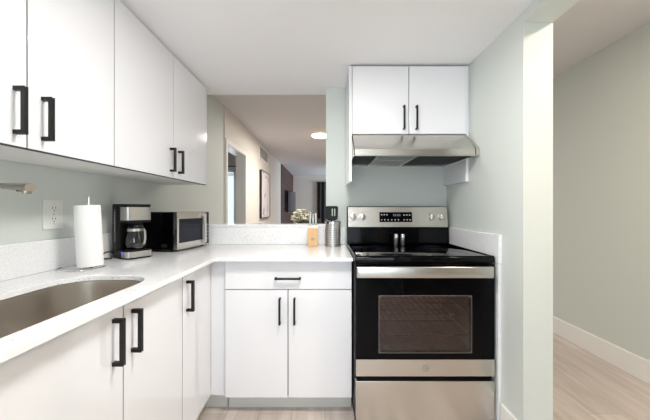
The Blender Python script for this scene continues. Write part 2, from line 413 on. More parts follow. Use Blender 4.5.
base_unit(0.43, 1.371, [(0.43, 0.97, 0.922), (0.97, 1.371, 1.012)], 'gloss white double-door base cabinet under the sink', True)
base_unit(1.373, 1.55, [(1.373, 1.55, 1.413)], 'narrow gloss white base cabinet with one door between sink cabinet and corner')
t = thing('corner_cabinet', (WX, 1.552, 0), 'plain white filler panels of the corner base cabinet, without handles', 'cabinet')
build('carcass', carcass(WX+0.03, fx-0.022, 1.552, 2.28, 0.1, 0.888), M['carcass'], t, smooth=False)
build('filler_panel', MB().box(fx-0.02, fx-0.004, 1.552, 1.722, 0.102, 0.886, 0.001), M['gloss'], t, smooth=False)
build('filler_panel', MB().box(fx-0.003, -0.582, 1.722, 1.738, 0.102, 0.886, 0.001), M['gloss'], t, smooth=False)
mb = MB().box(WX+0.05, fx-0.06, 1.552, 1.78, 0, 0.1); mb.box(fx-0.06, -0.582, 1.77, 1.78, 0, 0.1)
build('toe_kick', mb, M['kick'], t, smooth=False)

# peninsula cabinet
px0, px1, py = -0.576, 0.155, 1.70
t = thing('base_cabinet', (px0, py, 0), 'gloss white base cabinet with one drawer over two doors beside the stove', 'cabinet', 'gloss white base cabinets')
build('gap_shade_strip', MB().box(px0+0.003, px1-0.003, py+0.0195, py+0.0245, 0.716, 0.728).box(-0.2185, -0.2065, py+0.0195, py+0.0245, 0.104, 0.718), M['gap_shade'], t, smooth=False)  # dark strips as shade behind the drawer and door gaps
mb = carcass(px0, px1, py+0.025, 2.28, 0.1, 0.888); mb.box(px0+0.016, px1-0.016, 2.27, 2.276, 0.116, 0.87)
build('carcass', mb, M['carcass'], t, smooth=False)
build('toe_kick', MB().box(px0, px1, py+0.07, py+0.085, 0, 0.1), M['kick'], t, smooth=False)
d = build('drawer', MB().box(px0+g_, px1-g_, py, py+0.019, 0.7245, 0.884, 0.0012), M['gloss'], t, smooth=False)
pull((-0.212, py, 0.789), (1, 0, 0), 0.148, (0, -1, 0), d, 0.03)
for a, b, h in ((px0, -0.2125, -0.258), (-0.2125, px1, -0.174)):
    d = build('door', MB().box(a+g_, b-g_, py, py+0.019, 0.102, 0.7195, 0.0012), M['gloss'], t, smooth=False)
    pull((h, py, 0.602), (0, 0, 1), 0.15, (0, -1, 0), d, 0.03)

# cabinet over the stove
cy = 1.93
t = thing('wall_cabinet', (0.176, cy, 1.674), 'gloss white wall cabinet with two doors above the range hood', 'cabinet', 'gloss white wall cabinets')
build('gap_shade_strip', MB().box(0.541, 0.553, cy+0.0195, cy+0.0245, 1.676, 2.116), M['gap_shade'], t, smooth=False)  # dark strip as shade behind the gap between both doors
mb = carcass(0.178, 0.923, cy+0.025, BY-0.002, 1.674, 2.118); build('carcass', mb, M['carcass'], t, smooth=False)
for a, b, h in ((0.178, 0.547, 0.512), (0.547, 0.923, 0.594)):
    d = build('door', MB().box(a+g_, b-g_, cy, cy+0.019, 1.676, 2.116, 0.0012), M['gloss'], t, smooth=False)
    pull((h, cy, 1.777), (0, 0, 1), 0.155, (0, -1, 0), d, 0.03)
build('side_panel', MB().box(0.158, 0.176, cy+0.012, BY-0.002, 1.366, 2.124, 0.001), M['gloss'], t, smooth=False)
build('side_panel', MB().box(0.925, 0.943, cy+0.012, BY-0.002, 1.366, 2.124, 0.001), M['gloss'], t, smooth=False)

# ------------------------------------------------------------ countertop with sink cut-out
def rrect(x0, x1, y0, y1, r, n=10):
    pts = []
    for cx, cy_, a0 in ((x1-r, y1-r, 0), (x0+r, y1-r, PI/2), (x0+r, y0+r, PI), (x1-r, y0+r, 1.5*PI)):
        for k in range(n+1):
            a = a0+PI/2*k/n; pts.append((cx+r*math.cos(a), cy_+r*math.sin(a)))
    return pts
SX0, SX1, SY0, SY1, SR = -1.045, -0.69, 0.47, 1.225, 0.13
CTX = -0.617; CTY = 1.66; BSY = 2.293
outer = [(WX+0.002, 0.10), (CTX, 0.10), (CTX, CTY), (0.158, CTY), (0.158, BY-0.002), (WX+0.002, BY-0.002)]
hole = rrect(SX0, SX1, SY0, SY1, SR)
b = bmesh.new()
def loop(b, pts, z):
    vs = [b.verts.new((x, y, z)) for x, y in pts]; return [b.edges.new((vs[i], vs[(i+1) % len(vs)])) for i in range(len(vs))]
es = loop(b, outer, 0.91)+loop(b, hole, 0.91)
bmesh.ops.triangle_fill(b, use_beauty=True, use_dissolve=False, edges=es)
r = bmesh.ops.extrude_face_region(b, geom=b.faces[:])
for v in [v for v in r['geom'] if isinstance(v, bmesh.types.BMVert)]: v.co.z = 0.89
bmesh.ops.recalc_face_normals(b, faces=b.faces[:])
mb = MB(); mb.add(b)
o = build('countertop', mb, M['quartz'], smooth=False)
bv = o.modifiers.new('b', 'BEVEL'); bv.width = 0.002; bv.segments = 2; bv.limit_method = 'ANGLE'
tag(o, 'white speckled quartz worktop, L-shaped, running from the sink to the stove', 'countertop')
# backsplashes
o = build('backsplash', MB().box(WX+0.001, WX+0.02, 0.10, BSY-0.001, 0.911, 1.048, 0.0015), M['quartz'], smooth=False)
tag(o, 'low speckled quartz backsplash strip behind the sink, coffee maker and microwave', 'backsplash', 'quartz backsplash strips')
o = build('backsplash', MB().box(WX+0.021, 0.158, BSY, BY-0.001, 0.911, 1.044, 0.0015), M['quartz'], smooth=False)
tag(o, 'low speckled quartz backsplash strip behind the knife block and utensil canister', 'backsplash', 'quartz backsplash strips')
o = build('ledge', MB().box(WX+0.002, 0.006, BY-0.022, BY+0.16, 1.046, 1.066, 0.002), M['quartz'], smooth=False)
tag(o, 'narrow white quartz ledge capping the half wall below the pass-through opening', 'ledge')
t = thing('side_splash', (0.925, 1.58, 0), 'white slab and filler board on the wall beside the stove', 'backsplash')
build('slab', MB().box(0.926, RX-0.001, 1.578, BY-0.002, 0.893, 1.046, 0.0015), M['quartz'], t, smooth=False)
build('filler_board', MB().box(0.926, RX-0.001, 1.582, BY-0.004, 0.0, 0.891, 0.001), M['gloss'], t, smooth=False)

# sink
def loops_mesh(levels):
    b = bmesh.new(); rings = []
    for pts, z in levels: rings.append([b.verts.new((x, y, z)) for x, y in pts])
    n = len(rings[0])
    for A, B in zip(rings, rings[1:]):
        for i in range(n): b.faces.new((A[i], A[(i+1) % n], B[(i+1) % n], B[i]))
    b.faces.new(rings[-1]); return b
def inset(d, r=None): return rrect(SX0+d, SX1-d, SY0+d, SY1-d, max(0.02, (SR if r is None else r)-d))
lv = [(inset(-0.02), 0.8885), (inset(0.003), 0.8885), (inset(0.004), 0.87), (inset(0.008), 0.74), (inset(0.013), 0.715), (inset(0.03), 0.70), (inset(0.06), 0.696)]
b = loops_mesh(lv); bmesh.ops.recalc_face_normals(b, faces=b.faces[:])
for f_ in b.faces:
    pass
mb = MB(); mb.add(b)
t = thing('sink', (-0.867, 0.857, 0.69), 'stainless steel undermount sink basin set in the white worktop', 'sink')
o = build('basin', mb, M['sink'], t); sm = o.modifiers.new('s', 'SOLIDIFY'); sm.thickness = 0.0012; sm.offset = 0
mb = MB().lathe([(0, 0.6985), (0.03, 0.6985), (0.036, 0.702), (0.044, 0.7), (0.044, 0.697), (0, 0.697)], (-0.867, 0.857, 0))
build('drain', mb, M['chrome'], t)

# faucet
t = thing('faucet', (-1.15, 0.98, 0.91), 'brushed nickel faucet spout reaching over the sink in front of the wall', 'faucet')
mb = MB().lathe([(0, 0), (0.03, 0), (0.03, 0.008), (0.024, 0.014), (0.02, 0.02), (0.02, 0.352), (0.018, 0.362), (0, 0.362)], (-1.15, 0.98, 0.91))
build('body', mb, M['nickel'], t)
p0 = Vector((-1.14, 0.97, 1.266)); p1 = Vector((-0.812, 0.815, 1.2445)); dr = (p1-p0).normalized()
mb = MB().tube([p0, p0.lerp(p1, 0.45), p0.lerp(p1, 0.75), p1-dr*0.004, p1], [0.0075, 0.0085, 0.0108, 0.012, 0.011], 24)
sp = build('spout', mb, M['nickel'], t)
q = p0.lerp(p1, 0.95)
mb = MB().cyl(q, q+Vector((0, 0, -0.019)), 0.011, 0.010, 20, 0.001); build('aerator', mb, M['nickel'], sp)
q = p0.lerp(p1, 0.82)
mb = MB().cyl(q+Vector((0, 0, -0.009)), q+Vector((0, 0, -0.013)), 0.006, n=16); build('spray_button', mb, M['slot'], sp)
mb = MB().cyl((-1.15, 0.98, 1.18), (-1.15, 1.03, 1.19), 0.007, 0.006, 16, 0.001); build('lever', mb, M['nickel'], t)

# outlet
ox = WX+0.001
t = thing('wall_outlet', (WX, 1.35, 1.09), 'white double power outlet on the green wall beside the paper towels', 'outlet')
pl = build('cover_plate', MB().box(ox, ox+0.006, 1.302, 1.40, 1.094, 1.226, 0.002), M['plate'], t, smooth=False)
for zc in (1.187, 1.137):
    sk = build('socket', MB().box(ox+0.006, ox+0.008, 1.333, 1.369, zc-0.019, zc+0.019, 0.001), M['plate'], t, smooth=False)
    s_ = MB().box(ox+0.008, ox+0.0085, 1.342, 1.3445, zc-0.001, zc+0.009).box(ox+0.008, ox+0.0085, 1.357, 1.3595, zc-0.001, zc+0.009)
    s_.cyl((ox+0.008, 1.351, zc-0.009), (ox+0.0085, 1.351, zc-0.009), 0.003, n=12)
    build('slot', s_, M['slot'], sk, smooth=False)
for z in (1.162, 1.118, 1.206): build('screw', MB().cyl((ox+0.006, 1.351, z), (ox+0.0075, 1.351, z), 0.0025, n=10), M['greyprint'], t)

# paper towels
hc = (-1.122, 1.362)
t = thing('paper_towel_holder', (hc[0], hc[1], 0.911), 'chrome wire paper towel holder with a ring base on the worktop', 'paper towel holder')
rc = (-1.083, 1.358)
build('base_ring', MB().tube([(hc[0]+0.088*math.cos(2*PI*k/48), hc[1]+0.088*math.sin(2*PI*k/48), 0.9145) for k in range(48)], 0.0028, 8, True), M['chrome'], t)
mb = MB().tube([(hc[0]-0.088, hc[1], 0.9145), (rc[0]+0.015, rc[1], 0.9145), (rc[0]+0.004, rc[1], 0.918), (rc[0], rc[1], 0.93), (rc[0], rc[1], 1.241)], 0.0028, 8)
build('rod', mb, M['chrome'], t)
build('rod_tip', MB().ico((rc[0], rc[1], 1.243), 0.005, 2), M['chrome'], t)
t = thing('paper_towel_roll', (rc[0], rc[1], 0.919), 'full white paper towel roll leaning slightly on its wire holder', 'paper towel')
T = Matrix.Translation((0, 0, 0.002)) @ Matrix.Rotation(math.radians(-3.2), 4, 'Y') @ Matrix.Translation((0.008, 0, 0.004))
mb = MB(); n = 48
mb.lathe([(0.021, 0.0), (0.048, 0.0), (0.0495, 0.003), (0.0495, 0.273), (0.048, 0.276), (0.021, 0.276)], (0, 0, 0), n, True); mb.bm.transform(T)
build('sheets', mb, M['paper'], t, local=True)
mb = MB().lathe([(0.0185, 0.0005), (0.021, 0.0005), (0.021, 0.2765), (0.0185, 0.2765)], (0, 0, 0), 32, True); mb.bm.transform(T)
build('core', mb, M['card'], t, local=True)

# ------------------------------------------------------------ coffee maker (local: front is -Y)
t = thing('coffee_maker', (-1.10, 1.69, 0.911), 'black drip coffee maker with steel bands beside the microwave', 'coffee maker', rz=math.radians(60))
L = dict(local=True)
def rbox(mb, x0, x1, y0, y1, z0, z1, r):
    mb.prism(rrect(x0, x1, y0, y1, r, 8), 'z', z0, z1, 0.0); return mb
build('base', rbox(MB(), -0.083, 0.083, -0.1, 0.1, 0.0, 0.045, 0.03), M['blackpl'], t, **L)
build('water_tank', rbox(MB(), -0.083, 0.083, 0.015, 0.1, 0.045, 0.292, 0.02), M['blackpl'], t, **L)
hd = build('brew_head', rbox(MB(), -0.083, 0.083, -0.09, 0.015, 0.2, 0.292, 0.03), M['blackpl'], t, **L)
build('lid', rbox(MB(), -0.085, 0.085, -0.093, 0.1, 0.292, 0.301, 0.03), M['blackpl'], t, **L)
def band(x0, x1, yf, r, z0, z1, ti=0.0012):
    # steel strip wrapped round the front rounded end
    pts = []
    for cx, a0 in ((x0+r, PI), (x1-r, 1.5*PI)):
        for k in range(9):
            a = a0+PI/2*k/8; pts.append((cx+r*math.cos(a), yf+r+r*math.sin(a)))
    pts = [(x0, yf+0.07)]+pts+[(x1, yf+0.07)]
    b = bmesh.new(); rows = []
    for z in (z0, z1):
        rows.append([b.verts.new((p[0], p[1], z)) for p in pts])
    fs = [b.faces.new((rows[0][i], rows[0][i+1], rows[1][i+1], rows[1][i])) for i in range(len(pts)-1)]
    bmesh.ops.recalc_face_normals(b, faces=b.faces[:])
    bmesh.ops.solidify(b, geom=b.faces[:], thickness=ti)
    mb = MB(); mb.add(b); return mb
build('head_band', band(-0.0845, 0.0845, -0.0915, 0.031, 0.212, 0.284), M['steelv'], hd, **L)
build('base_band', band(-0.0845, 0.0845, -0.1015, 0.031, 0.008, 0.04), M['steelv'], t, **L)
build('warming_plate', MB().cyl((0, -0.04, 0.045), (0, -0.04, 0.049), 0.058, n=32), M['black'], t, **L)
cf = build('carafe', MB().lathe([(0, 0.05), (0.05, 0.05), (0.058, 0.06), (0.062, 0.085), (0.058, 0.12), (0.046, 0.15), (0.044, 0.165), (0.042, 0.165), (0.044, 0.15), (0.056, 0.12), (0.060, 0.085), (0.056, 0.062), (0.048, 0.052), (0, 0.052)], (0, -0.04, 0)), M['smoke'], t, **L)
build('carafe_lid', MB().lathe([(0, 0.166), (0.045, 0.166), (0.047, 0.172), (0.04, 0.184), (0, 0.188)], (0, -0.04, 0)), M['blackpl'], cf, **L)
build('collar', MB().lathe([(0.0465, 0.150), (0.0495, 0.150), (0.0475, 0.164), (0.0445, 0.164)], (0, -0.04, 0), close=True), M['steelv'], cf, **L)
hy = -0.04-0.048
build('carafe_handle', MB().tube([(0.012, hy+0.004, 0.158), (0.015, hy-0.022, 0.16), (0.016, hy-0.034, 0.148), (0.016, hy-0.036, 0.11), (0.014, hy-0.028, 0.082), (0.012, hy-0.008, 0.072)], 0.0075, 10), M['steelv'], cf, **L)
sg = MB().box(-0.0855, -0.083, 0.045, 0.055, 0.09, 0.27, 0.001); build('level_gauge', sg, M['greyprint'], t, **L)
mk = MB()
for k in range(8): mk.box(-0.0862, -0.0855, 0.047, 0.053, 0.15+k*0.014, 0.154+k*0.014)
build('gauge_marks', mk, M['white'], t, smooth=False, **L)
build('power_light', MB().cyl((-0.0835, -0.04, 0.03), (-0.086, -0.04, 0.03), 0.005, n=16), M['bluelight'], t, **L)
for me_ in {o_.data for o_ in list(bpy.data.objects)[:] if o_.type == 'MESH' and (o_.parent == t or (o_.parent and o_.parent.parent == t))}:
    me_.transform(Matrix.Diagonal((0.84, 0.85, 1, 1)))
# power cord
pts = [(-1.214, 1.72, 0.925), (-1.219, 1.68, 0.942), (-1.219, 1.635, 0.942), (-1.205, 1.60, 0.925), (-1.185, 1.60, 0.915), (-1.17, 1.625, 0.915)]
def smoothpts(p, k=6):
    p = [Vector(v) for v in p]; out = []
    for i in range(len(p)-1):
        a = p[max(0, i-1)]; b_ = p[i]; c = p[i+1]; d_ = p[min(len(p)-1, i+2)]
        for j in range(k):
            u = j/k; out.append(0.5*((2*b_)+(c-a)*u+(2*a-5*b_+4*c-d_)*u*u+(-a+3*b_-3*c+d_)*u**3))
    out.append(p[-1]); return out
o = build('power_cord', MB().tube(smoothpts(pts), 0.0033, 8), M['blackpl'])
tag(o, 'short loop of black power cord behind the coffee maker', 'cord')

# ------------------------------------------------------------ microwave (local: front is -Y, origin at its front corner by the coffee maker)
th = math.radians(80.8)
t = thing('microwave', (-0.945, 1.87, 0.911), 'compact black and steel microwave oven on the worktop next to the coffee maker', 'microwave', rz=th)
Wm, Dm, Hm = 0.365, 0.262, 0.255
hsg = MB().box(0, Wm, 0.012, Dm, 0.012, Hm, 0.004)
build('housing', hsg, M['blackgl'], t, smooth=False, **L)
build('side_vent', MB().box(-0.0006, 0.0002, 0.06, 0.10, 0.03, 0.05), M['slot'], t, smooth=False, **L)
fr = MB()
wx0, wx1, wz0, wz1 = 0.035, 0.25, 0.06, 0.205
xe = 0.345
fr.box(0, wx0, -0.012, 0.012, 0.014, Hm).box(wx1, xe-0.05, -0.012, 0.012, 0.014, Hm).box(xe-0.05, Wm, -0.012, 0.012, 0.014, Hm)
fr.box(wx0, wx1, -0.012, 0.012, 0.014, wz0).box(wx0, wx1, -0.012, 0.012, wz1, Hm)
dr_ = build('door', fr, M['steel'], t, smooth=False, **L)
build('window', MB().box(wx0-0.015, wx1+0.03, -0.0135, -0.0115, wz0-0.005, wz1+0.005, 0.0006), M['mwglass'], dr_, smooth=False, **L)
build('handle', MB().box(0.283, 0.306, -0.034, -0.02, 0.03, 0.242, 0.004).box(0.288, 0.3, -0.022, -0.011, 0.035, 0.05).box(0.288, 0.3, -0.022, -0.011, 0.222, 0.237), M['steelv'], dr_, smooth=False, **L)
cp = build('control_panel', MB().box(0.318, Wm-0.003, -0.0135, -0.0115, 0.02, Hm-0.006, 0.0006), M['blackgl'], t, smooth=False, **L)
kb = MB()
for r_ in range(5):
    for c_ in range(3): kb.box(0.323+c_*0.013, 0.332+c_*0.013, -0.0142, -0.0135, 0.05+r_*0.026, 0.062+r_*0.026)
build('button', kb, M['greyprint'], cp, smooth=False, **L)
for x, y in ((0.03, 0.03), (Wm-0.03, 0.03), (0.03, Dm-0.03), (Wm-0.03, Dm-0.03)):
    build('foot', MB().cyl((x, y, 0), (x, y, 0.014), 0.011, n=14), M['blackpl'], t, **L)

# ------------------------------------------------------------ knife block and knives
kx, ky = -0.090, 2.20
t = thing('knife_block', (kx, ky, 0.911), 'small light beech knife block on the worktop beside the steel canister', 'knife block')
build('block', MB().prism([(ky-0.045, 0.911), (ky+0.05, 0.911), (ky+0.045, 1.06), (ky-0.035, 1.045)], 'x', kx-0.037, kx+0.037, 0.002), M['knifewood'], t, smooth=False)
lg = MB()
for k, (a, b_) in enumerate(((-0.012, 0.0), (0.003, 0.013))): lg.box(kx+a, kx+b_, ky-0.0462+0.002, ky-0.044+0.002, 0.958, 0.961)
for k in range(5): lg.box(kx-0.012+k*0.0052, kx-0.009+k*0.0052, ky-0.0462+0.0025, ky-0.044+0.0025, 0.965, 0.972)
build('stamp', lg, M['greyprint'], t, smooth=False)
def knife(x, y, h, label, tall=0.1):
    t = thing('knife', (x, y, 1.045), label, 'knife', 'knives standing in the beech block')
    hd = MB().box(x-0.0065, x+0.0065, y-0.009, y+0.009, 1.062, 1.062+h, 0.003); build('handle', hd, M['steelv'], t)
    build('blade', MB().box(x-0.001, x+0.001, y-0.009, y+0.009, 1.0535, 1.0625), M['chrome'], t, smooth=False)
knife(kx-0.020, ky-0.004, 0.098, 'steel-handled knife in the beech block, next to the flowers side')
knife(kx+0.001, ky+0.012, 0.082, 'middle steel-handled knife of the three in the beech block')
knife(kx+0.022, ky-0.004, 0.090, 'steel-handled knife in the beech block, next to the canister side')

# ------------------------------------------------------------ utensil canister: punched steel sleeve
ux_, uy_ = 0.058, 2.19
t = thing('utensil_canister', (ux_, uy_, 0.911), 'round punched steel utensil canister between knife block and stove', 'canister')
R_, H_ = 0.057, 0.182
def perforated(R, z0, z1, cols, rows, hole=0.42):
    b = bmesh.new(); seg = 8
    dz = (z1-z0)/rows
    def P(a, z, rr=R): return (rr*math.cos(a), rr*math.sin(a), z)
    cache = {}
    def V(a, z):
        k = (round((a % (2*PI)), 5) % round(2*PI, 5), round(z, 5))
        if k not in cache: cache[k] = b.verts.new(P(a, z))
        return cache[k]
    for c in range(cols):
        for r in range(rows):
            a0 = 2*PI*c/cols; a1 = 2*PI*(c+1)/cols; za = z0+r*dz; zb = za+dz; am = (a0+a1)/2; zm = (za+zb)/2
            outer = [(a1, zm), (a1, zb), (am, zb), (a0, zb), (a0, zm), (a0, za), (am, za), (a1, za)]
            inn = [b.verts.new(P(am+math.cos(2*PI*k/seg)*hole*(a1-a0)*0.72, zm+math.sin(2*PI*k/seg)*hole*dz*0.72)) for k in range(seg)]
            ov = [V(*p) for p in outer]
            for k in range(seg):
                try: b.faces.new((ov[k], ov[(k+1) % seg], inn[(k+1) % seg], inn[k]))
                except ValueError: pass
    bmesh.ops.remove_doubles(b, verts=b.verts[:], dist=1e-5)
    bmesh.ops.recalc_face_normals(b, faces=b.faces[:])
    bmesh.ops.solidify(b, geom=b.faces[:], thickness=0.0012)
    return b
mb = MB(); mb.add(perforated(R_, 0.018, H_-0.014, 22, 9), Matrix.Translation((ux_, uy_, 0.911)))
build('sleeve', mb, M['steelv'], t, smooth=True)
build('rim', MB().lathe([(R_-0.003, H_-0.015), (R_+0.001, H_-0.015), (R_+0.001, H_), (R_-0.003, H_)], (ux_, uy_, 0.911), 40, True), M['chrome'], t)
build('base', MB().lathe([(0, 0), (R_+0.001, 0), (R_+0.001, 0.019), (R_-0.002, 0.019), (R_-0.002, 0.003), (0, 0.003)], (ux_, uy_, 0.911), 40), M['steelv'], t)
build('liner', MB().lathe([(R_-0.0055, 0.004), (R_-0.004, 0.004), (R_-0.004, H_-0.02), (R_-0.0055, H_-0.02)], (ux_, uy_, 0.911), 32, True), M['plate'], t)
# turner standing in it
t = thing('spatula', (ux_-0.012, uy_, 0.92), 'black slotted spatula standing head up in the steel canister', 'spatula')
hw, hz0, hz1 = 0.047, 1.098, 1.207
sx = 0.05
def sl(x): return x
pt = []
for cx, cz, a0, rr in ((sx+hw-0.014, hz1-0.014, 0, 0.014), (sx-hw+0.014, hz1-0.014, PI/2, 0.014), (sx-hw+0.028, hz0+0.028, PI, 0.026), (sx+hw-0.028, hz0+0.028, 1.5*PI, 0.026)):
    for k in range(6): a = a0+PI/2*k/5; pt.append((cx+rr*math.cos(a), cz+rr*math.sin(a)))
slots = [[(sx+dx-0.0042, hz0+0.036), (sx+dx+0.0042, hz0+0.036), (sx+dx+0.0042, hz1-0.02), (sx+dx-0.0042, hz1-0.02)] for dx in (0.004, 0.022)]
b = bmesh.new(); es = []
for poly in [pt]+slots:
    vs = [b.verts.new((x, uy_+0.0, z)) for x, z in poly]; es += [b.edges.new((vs[i], vs[(i+1) % len(vs)])) for i in range(len(vs))]
bmesh.ops.triangle_fill(b, use_beauty=True, use_dissolve=False, edges=es, normal=(0, -1, 0))
r = bmesh.ops.extrude_face_region(b, geom=b.faces[:])
for v in [v for v in r['geom'] if isinstance(v, bmesh.types.BMVert)]: v.co.y += 0.003
bmesh.ops.recalc_face_normals(b, faces=b.faces[:])
mb = MB(); mb.add(b); build('head', mb, M['blackpl'], t, smooth=False)
build('shaft', MB().tube([(sx, uy_+0.0015, hz0+0.012), (sx+0.002, uy_+0.0015, 1.03), (sx+0.006, uy_, 0.925)], 0.005, 10), M['blackpl'], t)

# ------------------------------------------------------------ stove
def ringplate(ox0, ox1, oz0, oz1, ix0, ix1, iz0, iz1, r, y0, y1):
    b = bmesh.new(); es = []
    pts = rrect(ix0, ix1, iz0, iz1, r, 6)
    for poly in ([(ox0, oz0), (ox1, oz0), (ox1, oz1), (ox0, oz1)], pts):
        vs = [b.verts.new((x, y0, z)) for x, z in poly]; es += [b.edges.new((vs[i], vs[(i+1) % len(vs)])) for i in range(len(vs))]
    bmesh.ops.triangle_fill(b, use_beauty=True, use_dissolve=False, edges=es, normal=(0, -1, 0))
    r_ = bmesh.ops.extrude_face_region(b, geom=b.faces[:])
    for v in [v for v in r_['geom'] if isinstance(v, bmesh.types.BMVert)]: v.co.y = y1
    bmesh.ops.recalc_face_normals(b, faces=b.faces[:]); mb = MB(); mb.add(b); return mb
X0, X1 = 0.165, 0.919
t = thing('stove', (0.542, 1.95, 0), 'freestanding stainless steel electric stove with black glass cooktop and oven door', 'stove')
bm_ = ringplate(X0, X1, 0.02, 0.888, 0.24, 0.85, 0.37, 0.76, 0.01, 1.635, 1.66)
bm_.box(X0, X0+0.02, 1.66, 2.25, 0.02, 0.888).box(X1-0.02, X1, 1.66, 2.25, 0.02, 0.888).box(X0, X1, 2.25, 2.27, 0.02, 0.888).box(X0, X1, 1.66, 2.25, 0.02, 0.05)
build('body', bm_, M['black'], t, smooth=False)
ct = build('cooktop', MB().box(X0-0.002, X1+0.002, 1.60, 2.215, 0.893, 0.926, 0.006, 3), M['ceran'], t)
bn = MB()
def ringm(mb, cx, cy_, r): mb.lathe([(r-0.0012, 0), (r+0.0012, 0), (r+0.0012, 0.0003), (r-0.0012, 0.0003)], (cx, cy_, 0.9262), 48, True)
for cx, cy_, r in ((0.35, 1.78, 0.105), (0.35, 1.78, 0.07), (0.73, 1.78, 0.115), (0.73, 1.78, 0.078), (0.35, 2.03, 0.075), (0.73, 2.03, 0.075)): 
    m_ = MB(); ringm(m_, cx, cy_, r); build('burner_ring', m_, M['ring'], ct)
e = MB()
e.box(X0, X0+0.012, 1.612, 2.18, 0.9258, 0.931, 0.002).box(X1-0.012, X1, 1.612, 2.18, 0.9258, 0.931, 0.002).box(X0, X1, 1.604, 1.616, 0.9258, 0.931, 0.002)
build('edge_trim', e, M['blackgl'], ct, smooth=False)
# backguard
bg = build('backguard', MB().prism([(2.19, 0.926), (2.27, 0.926), (2.27, 1.205), (2.222, 1.205), (2.196, 1.052)], 'x', X0, X1, 0.003), M['blackgl'], t, smooth=False)
# steel control fascia, leaning back
a0 = Vector((0, 2.1945, 1.050)); a1 = Vector((0, 2.2195, 1.200)); tl = math.atan2(a1.y-a0.y, a1.z-a0.z); Lf = (a1-a0).length
def fascia(mb):   # local: x, y out of panel (-), z up the panel
    mb.bm.transform(Matrix.Translation((0, a0.y, a0.z)) @ Matrix.Rotation(-tl, 4, 'X')); return mb
fa = build('control_panel', fascia(MB().box(X0+0.006, X1-0.006, -0.004, 0.004, 0, Lf, 0.002)), M['steel'], bg, smooth=False)
dp = build('display', fascia(MB().box(0.405, 0.648, -0.0062, -0.003, 0.038, 0.112, 0.001)), M['blackgl'], bg, smooth=False)
for x, w_, z in [(x, 0.008, 0.089) for x in (0.417, 0.437, 0.457)]+[(x, 0.009, 0.087) for x in (0.583, 0.604, 0.625)]+[(x, 0.007, 0.051) for x in (0.417, 0.44, 0.465, 0.492, 0.517, 0.542, 0.583, 0.606, 0.628)]:
    build('touch_button', fascia(MB().box(x, x+w_, -0.007, -0.0061, z, z+0.007)), M['white'], dp, smooth=False)
dg = MB()
for x in (0.508, 0.522, 0.539, 0.553): dg.box(x, x+0.008, -0.007, -0.0061, 0.082, 0.098)
build('clock_digits', fascia(dg), M['digits'], dp, smooth=False)
for x in (0.208, 0.278, 0.788, 0.858):
    k = MB().cyl((x, -0.004, 0.075), (x, -0.010, 0.075), 0.026, 0.025, 28, 0.001); k.cyl((x, -0.010, 0.075), (x, -0.03, 0.075), 0.021, 0.017, 28, 0.002)
    kn = build('knob', fascia(k), M['steelv'], bg)
    build('pointer', fascia(MB().box(x-0.0045, x+0.0045, -0.036, -0.028, 0.058, 0.094, 0.0015)), M['chrome'], bg, smooth=False)
    pr = MB()
    for q_ in range(7):
        a = math.radians(-30+q_*40); pr.cyl((x+0.032*math.cos(a), -0.0045, 0.075+0.032*math.sin(a)), (x+0.032*math.cos(a), -0.0042, 0.075+0.032*math.sin(a)), 0.0013, n=6)
    build('dial_marks', fascia(pr), M['slot'], bg, smooth=False)
# oven door
DY = 1.595
wX0, wX1, wZ0, wZ1 = 0.292, 0.790, 0.410, 0.716
dX0, dX1 = X0+0.002, X1-0.004
dd = build('oven_door', ringplate(dX0, dX1, 0.284, 0.886, wX0, wX1, wZ0, wZ1, 0.02, DY+0.002, DY+0.038), M['blackgl'], t, smooth=False)
build('window_glass', MB().box(wX0-0.002, wX1+0.002, DY+0.004, DY+0.008, wZ0-0.002, wZ1+0.002), M['ovenglass'], dd, smooth=False)
build('window_outline', ringplate(wX0-0.003, wX1+0.003, wZ0-0.003, wZ1+0.003, wX0+0.0015, wX1-0.0015, wZ0+0.0015, wZ1-0.0015, 0.018, DY+0.0008, DY+0.0018), M['outline'], dd, smooth=False)
build('lower_band', MB().box(dX0, dX1, DY-0.002, DY+0.002, 0.284, 0.374, 0.001), M['steel'], dd, smooth=False)
hn = MB().box(X0+0.003, X1-0.03, 1.552, 1.572, 0.821, 0.881, 0.006, 3)
for x in (X0+0.03, X1-0.08): hn.box(x, x+0.03, 1.57, 1.598, 0.836, 0.866, 0.003)
build('handle', hn, M['steel'], dd)
bd = MB().lathe([(0.0145, 0), (0.017, 0), (0.017, 0.0012), (0.0145, 0.0012)], (0, 0, 0), 32, True)
bd.bm.transform(Matrix.Translation((0.541, DY-0.0018, 0.329)) @ Matrix.Rotation(PI/2, 4, 'X'))
bo = build('badge', bd, M['greyprint'], dd)
text('badge_letters', 'GE', 0.018, M['greyprint'], dd, Matrix.Translation(Vector((0.541, DY-0.0026, 0.329))-WLOC[dd.name]) @ Matrix.Rotation(PI/2, 4, 'X'))
# cavity behind the window
cv = MB().box(0.24, 0.85, 2.12, 2.13, 0.37, 0.76).box(0.24, 0.25, 1.64, 2.12, 0.37, 0.76).box(0.84, 0.85, 1.64, 2.12, 0.37, 0.76).box(0.24, 0.85, 1.64, 2.12, 0.37, 0.38).box(0.24, 0.85, 1.64, 2.12, 0.75, 0.76)
build('oven_cavity', cv, M['cavity'], t, smooth=False)
for z in (0.47, 0.585):
    rk = MB()
    for k in range(15): x = 0.262+k*0.0405; rk.cyl((x, 1.68, z), (x, 2.1, z), 0.0022, n=6)
    for y in (1.68, 1.89, 2.1): rk.cyl((0.252, y, z), (0.838, y, z), 0.003, n=6)
    build('oven_rack', rk, M['rack'], t)
build('storage_drawer', MB().box(dX0, dX1, DY, DY+0.035, 0.045, 0.257, 0.003), M['steel'], t, smooth=False)
for x in (X0+0.04, X1-0.04):
    for y in (1.69, 2.22): build('foot', MB().cyl((x, y, 0), (x, y, 0.021), 0.018, n=16), M['blackpl'], t)

